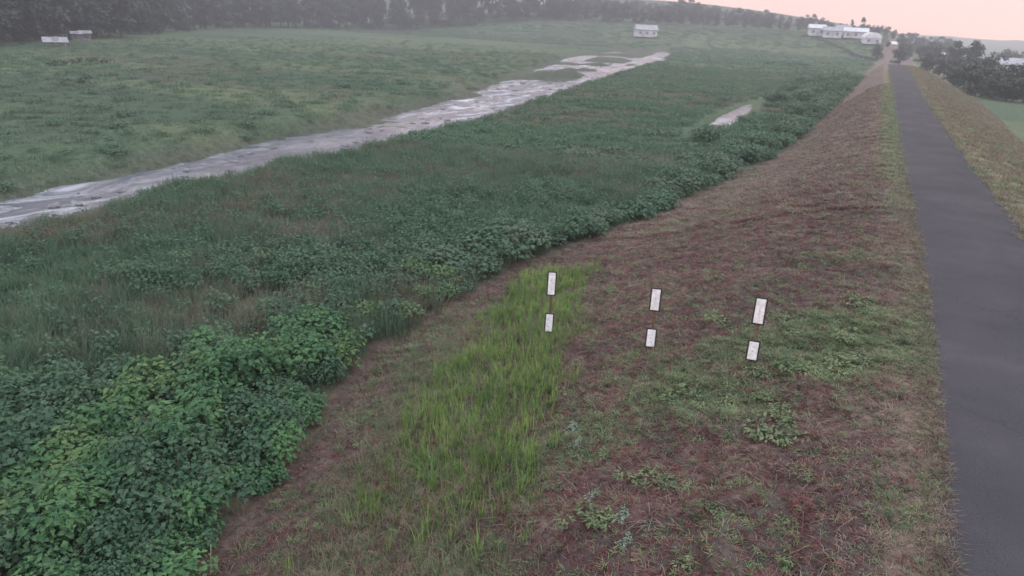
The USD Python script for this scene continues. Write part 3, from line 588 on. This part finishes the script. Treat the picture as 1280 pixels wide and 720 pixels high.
plant(T_ROUND[0], 1199, 300, 50, "small round tree beyond the end of the path, first of the pair", None, .9, 3)
plant(T_ROUND[2], 1221, 290, 49, "small round tree beyond the end of the path, larger of the pair", None, 1.0, 3)
for px, D, tp in [(1195, 205, 74), (1206, 190, 76), (1220, 182, 73), (1234, 196, 70), (1246, 180, 75), (1258, 176, 77), (1272, 172, 78), (1285, 170, 77), (1300, 172, 74), (1212, 225, 66), (1240, 232, 63), (1228, 168, 84), (1250, 163, 86), (1268, 160, 88), (1290, 158, 86), (1180, 235, 66), (1165, 250, 64)]:
    plant(T_BUSHY[GT.integers(3)], px, D, tp, "*dense dark tree beyond the path|1212|close below its far end|1245|behind the green field|9999|before the pale shed", "dark bushy trees beyond the path", 1.25, 2.5)
for px in (1254, 1262, 1270, 1279, 1290): plant(T_BUSHY[GT.integers(3)], px, 430, 61 + GT.uniform(-1.5, 2), "small dark tree in the clump before the pale far hill", "clump before the pale far hill", 1.0, 3)

# ---------------------------------------------------------------- buildings far across the fields
WALL_W, ROOF_W, ROOF_G, PANE, WALL_D = weathered("pale_wall", (.50, .51, .54), (.38, .38, .41), .6, .6), weathered("pale_roof", (.62, .63, .66), (.50, .51, .54), .45, .4), weathered("grey_roof", (.36, .37, .40), (.27, .27, .30), .6, .6), weathered("dark_window", (.13, .14, .16), (.17, .17, .19), .3, 1.), weathered("dull_wall", (.42, .43, .44), (.32, .33, .34), .7, 1.)
def building(px, D, W, H, deep, label, roof="gable", yawd=0, rm=None, name="farm_building"):
    d = ray(px, 60); p = d[:2] / np.hypot(*d[:2]) * D; g = float(min(zground(p[0], p[1], False), zground(p[0] + 4, p[1] + 4, False))) - .15
    t = thing(name, label, "building", (p[0], p[1], g), math.degrees(math.atan2(-p[0], p[1])) + yawd)
    obj("wall", rbox(W, deep, H, (0, 0, H / 2), .05), WALL_W if D > 250 else WALL_D, t)
    if roof == "arch":
        a = np.linspace(0, np.pi, 13); pr = np.stack([np.cos(a) * (W / 2 + .15), np.sin(a) * W * .34], 1)
        m = trimesh.creation.extrude_polygon(shapely.Polygon(pr), deep + .5); v = np.array(m.vertices); v = np.stack([v[:, 0], v[:, 2] - deep / 2 - .25, v[:, 1] + H], 1)
        obj("roof", (v, np.array(m.faces)), (rm or ROOF_W), t)
    else:
        e, hh = .5, min(W, deep) * .28
        pr = shapely.Polygon([(-deep / 2 - e, -.1), (deep / 2 + e, -.1), (0, hh)]); m = trimesh.creation.extrude_polygon(pr, W + 2 * e); v = np.array(m.vertices)
        obj("roof", (np.stack([v[:, 2] - W / 2 - e, v[:, 0], v[:, 1] + H], 1), np.array(m.faces)), (rm if rm and D > 390 else ROOF_G), t)
    k = max(2, int(W / 3.2))
    for i in range(k):
        xx = -W / 2 + W * (i + .5) / k
        obj("window", rbox(1.3, .08, 1.2, (xx, -deep / 2 - .035, H * .55), .02), PANE, t)
    obj("door", rbox(1.2, .08, 2.1, (-W / 2 + W / k * .98, -deep / 2 - .035, 1.06), .02), ROOF_G, t)
building(1017, 400, 7, 3.6, 6, "small pale building at the outer end of the row below the skyline trees", "gable", 8, ROOF_W)
building(1037, 395, 8, 3.3, 6, "pale low building with grey roof, second of the row below the skyline", "gable", 4, ROOF_G)
building(1050, 410, 6, 2.9, 6, "narrow pale building squeezed in the middle of the row below the skyline", "gable", -6, ROOF_G)
building(1066, 395, 10, 3.0, 6, "long low pale building under the two small skyline trees", "gable", 3, ROOF_W)
building(1087, 380, 6.8, 2.6, 9, "white arched shed, brightest and last of the row below the skyline", "arch", 10, ROOF_W, "arched_shed")
building(1112, 400, 4, 2.6, 5, "tiny pale house standing apart beyond the white arched shed", "gable", 10, ROOF_W)
building(1182, 420, 9, 2.8, 6, "pale low house beyond the far end of the path", "gable", 5, ROOF_W)
building(1258, 330, 12, 2.6, 8, "long pale shed by the field on the far side of the path", "gable", 0, ROOF_W)
building(805, 388, 10, 3.4, 8, "pale shed with peaked roof at the near edge of the far treeline", "gable", 12, ROOF_W)
building(70, 185, 3.6, 1.1, 3, "low pale hut at the front edge of the dark wood", "gable", 5, ROOF_W)
building(98, 215, 1.8, 1.7, 2.2, "tiny white shed higher in the dark wood, left of its twin", "gable", 0, ROOF_W)
building(109, 217, 1.9, 1.8, 2.2, "tiny white shed higher in the dark wood, beside its twin", "gable", 5, ROOF_W)

# ---------------------------------------------------------------- hedges between the far fields
def hedge(pts, label, h=1.3):
    """A cut hedge along a line of field edge, given as corners in metres."""
    P, S = [], []; g = np.random.default_rng(int(abs(pts[0][0]) * 7))
    t = thing("field_hedge", label, "hedge", (pts[0][0], pts[0][1], 0))
    for (ax, ay), (bx, by) in zip(pts[:-1], pts[1:]):
        n = max(2, int(math.hypot(bx - ax, by - ay) / 1.3))
        for q in np.linspace(0, 1, n):
            hx, hy = ax + (bx - ax) * q + g.normal(0, .3), ay + (by - ay) * q + g.normal(0, .3); z = float(zground(hx, hy, False)); hh = h * g.uniform(.6, 1.15)
            v, f = leafcloud(26, [(0, 0, hh * .5, .95, hh * .5)], .5, g, fill=.5); P.append((v + [hx - pts[0][0], hy - pts[0][1], z], f)); S.append(stick((hx - pts[0][0], hy - pts[0][1], z - .1), (hx - pts[0][0], hy - pts[0][1], z + hh * .6), .04, .02, 4))
    obj("foliage", join(P), L_TREE, t); tag(obj("stems", join(S), BARK, t), kind="stuff")
def seen(px, py, z): q = at(px, py, z); return (float(q[0]), float(q[1]))
hedge([seen(1030, 66, -3.2), seen(1058, 69, -3.2), seen(1094, 77, -3.2)], "thin dark hedge crossing the meadow just beside the far end of the path")
hedge([seen(955, 78, -3.3), seen(985, 80, -3.3), seen(1010, 83, -3.3)], "short dark hedge in the meadow past the narrow pool", 1.1)
hedge([seen(60, 82, -3.6), seen(135, 79, -3.6)], "short dark hedge in the meadow before the dark wood", 1.0)
hedge([seen(85, 108, -3.6), seen(112, 107, -3.6)], "very short dark hedge lying nearer the river in the far meadow", .8)

# ---------------------------------------------------------------- far hills beyond everything
def hills(D, a0, a1, top, seed, look):
    A = np.radians(np.linspace(a0, a1, 160)); V = []
    for j, (f, r) in enumerate([(0, 0), (.55, 110), (1, 260), (.5, 420), (0, 560)]):
        h = top * (.55 + .9 * fbm(np.stack([A * 9, np.full_like(A, seed), np.zeros_like(A)], -1), 4, seed)) * f * (ss(a0, a0 + 6, np.degrees(A)) if False else 1)
        V.append(np.stack([np.sin(A) * (D + r), np.cos(A) * (D + r), -14 + h], 1))
    k = np.arange(5 * 160).reshape(5, 160)
    tag(obj("far_hills", (np.vstack(V), np.stack([k[:-1, :-1], k[:-1, 1:], k[1:, 1:], k[1:, :-1]], -1).reshape(-1, 4)), look, smooth=True), kind="structure")
HILL = mat("wooded_hill", {"g": ("geometry", {}), "n": ("noise_texture", {"scale": .03, "detail": 6.0}), "r": ("rgb_ramp", {"ramp": [(.3, (.03, .045, .03)), (.7, (.06, .075, .045))]}), "p": ("principled_bsdf", {"roughness": .95})}, [("g.position", "n.vector"), ("n.fac", "r.fac"), ("r.color", "p.base_color")], surface="p.BSDF")
hills(800, -62, 52, 10.5, 3, HILL)
hills(1000, -10, 36, 20, 8, HILL)

# ---------------------------------------------------------------- the damp morning air
if HAZE:
    hz = trimesh.creation.box((3500, 1850, 98)); hz.apply_translation((-230, 840, 98 / 2 - 20))
    air = mat("damp_air", {"v": ("principled_volume", {"color": (.86, .88, .92), "density": HAZE, "anisotropy": .45})}, volume="v.volume")
    tag(obj("haze", (np.array(hz.vertices), np.array(hz.faces)), air), "thin pale morning haze lying over the whole river plain", "haze", None, "stuff")
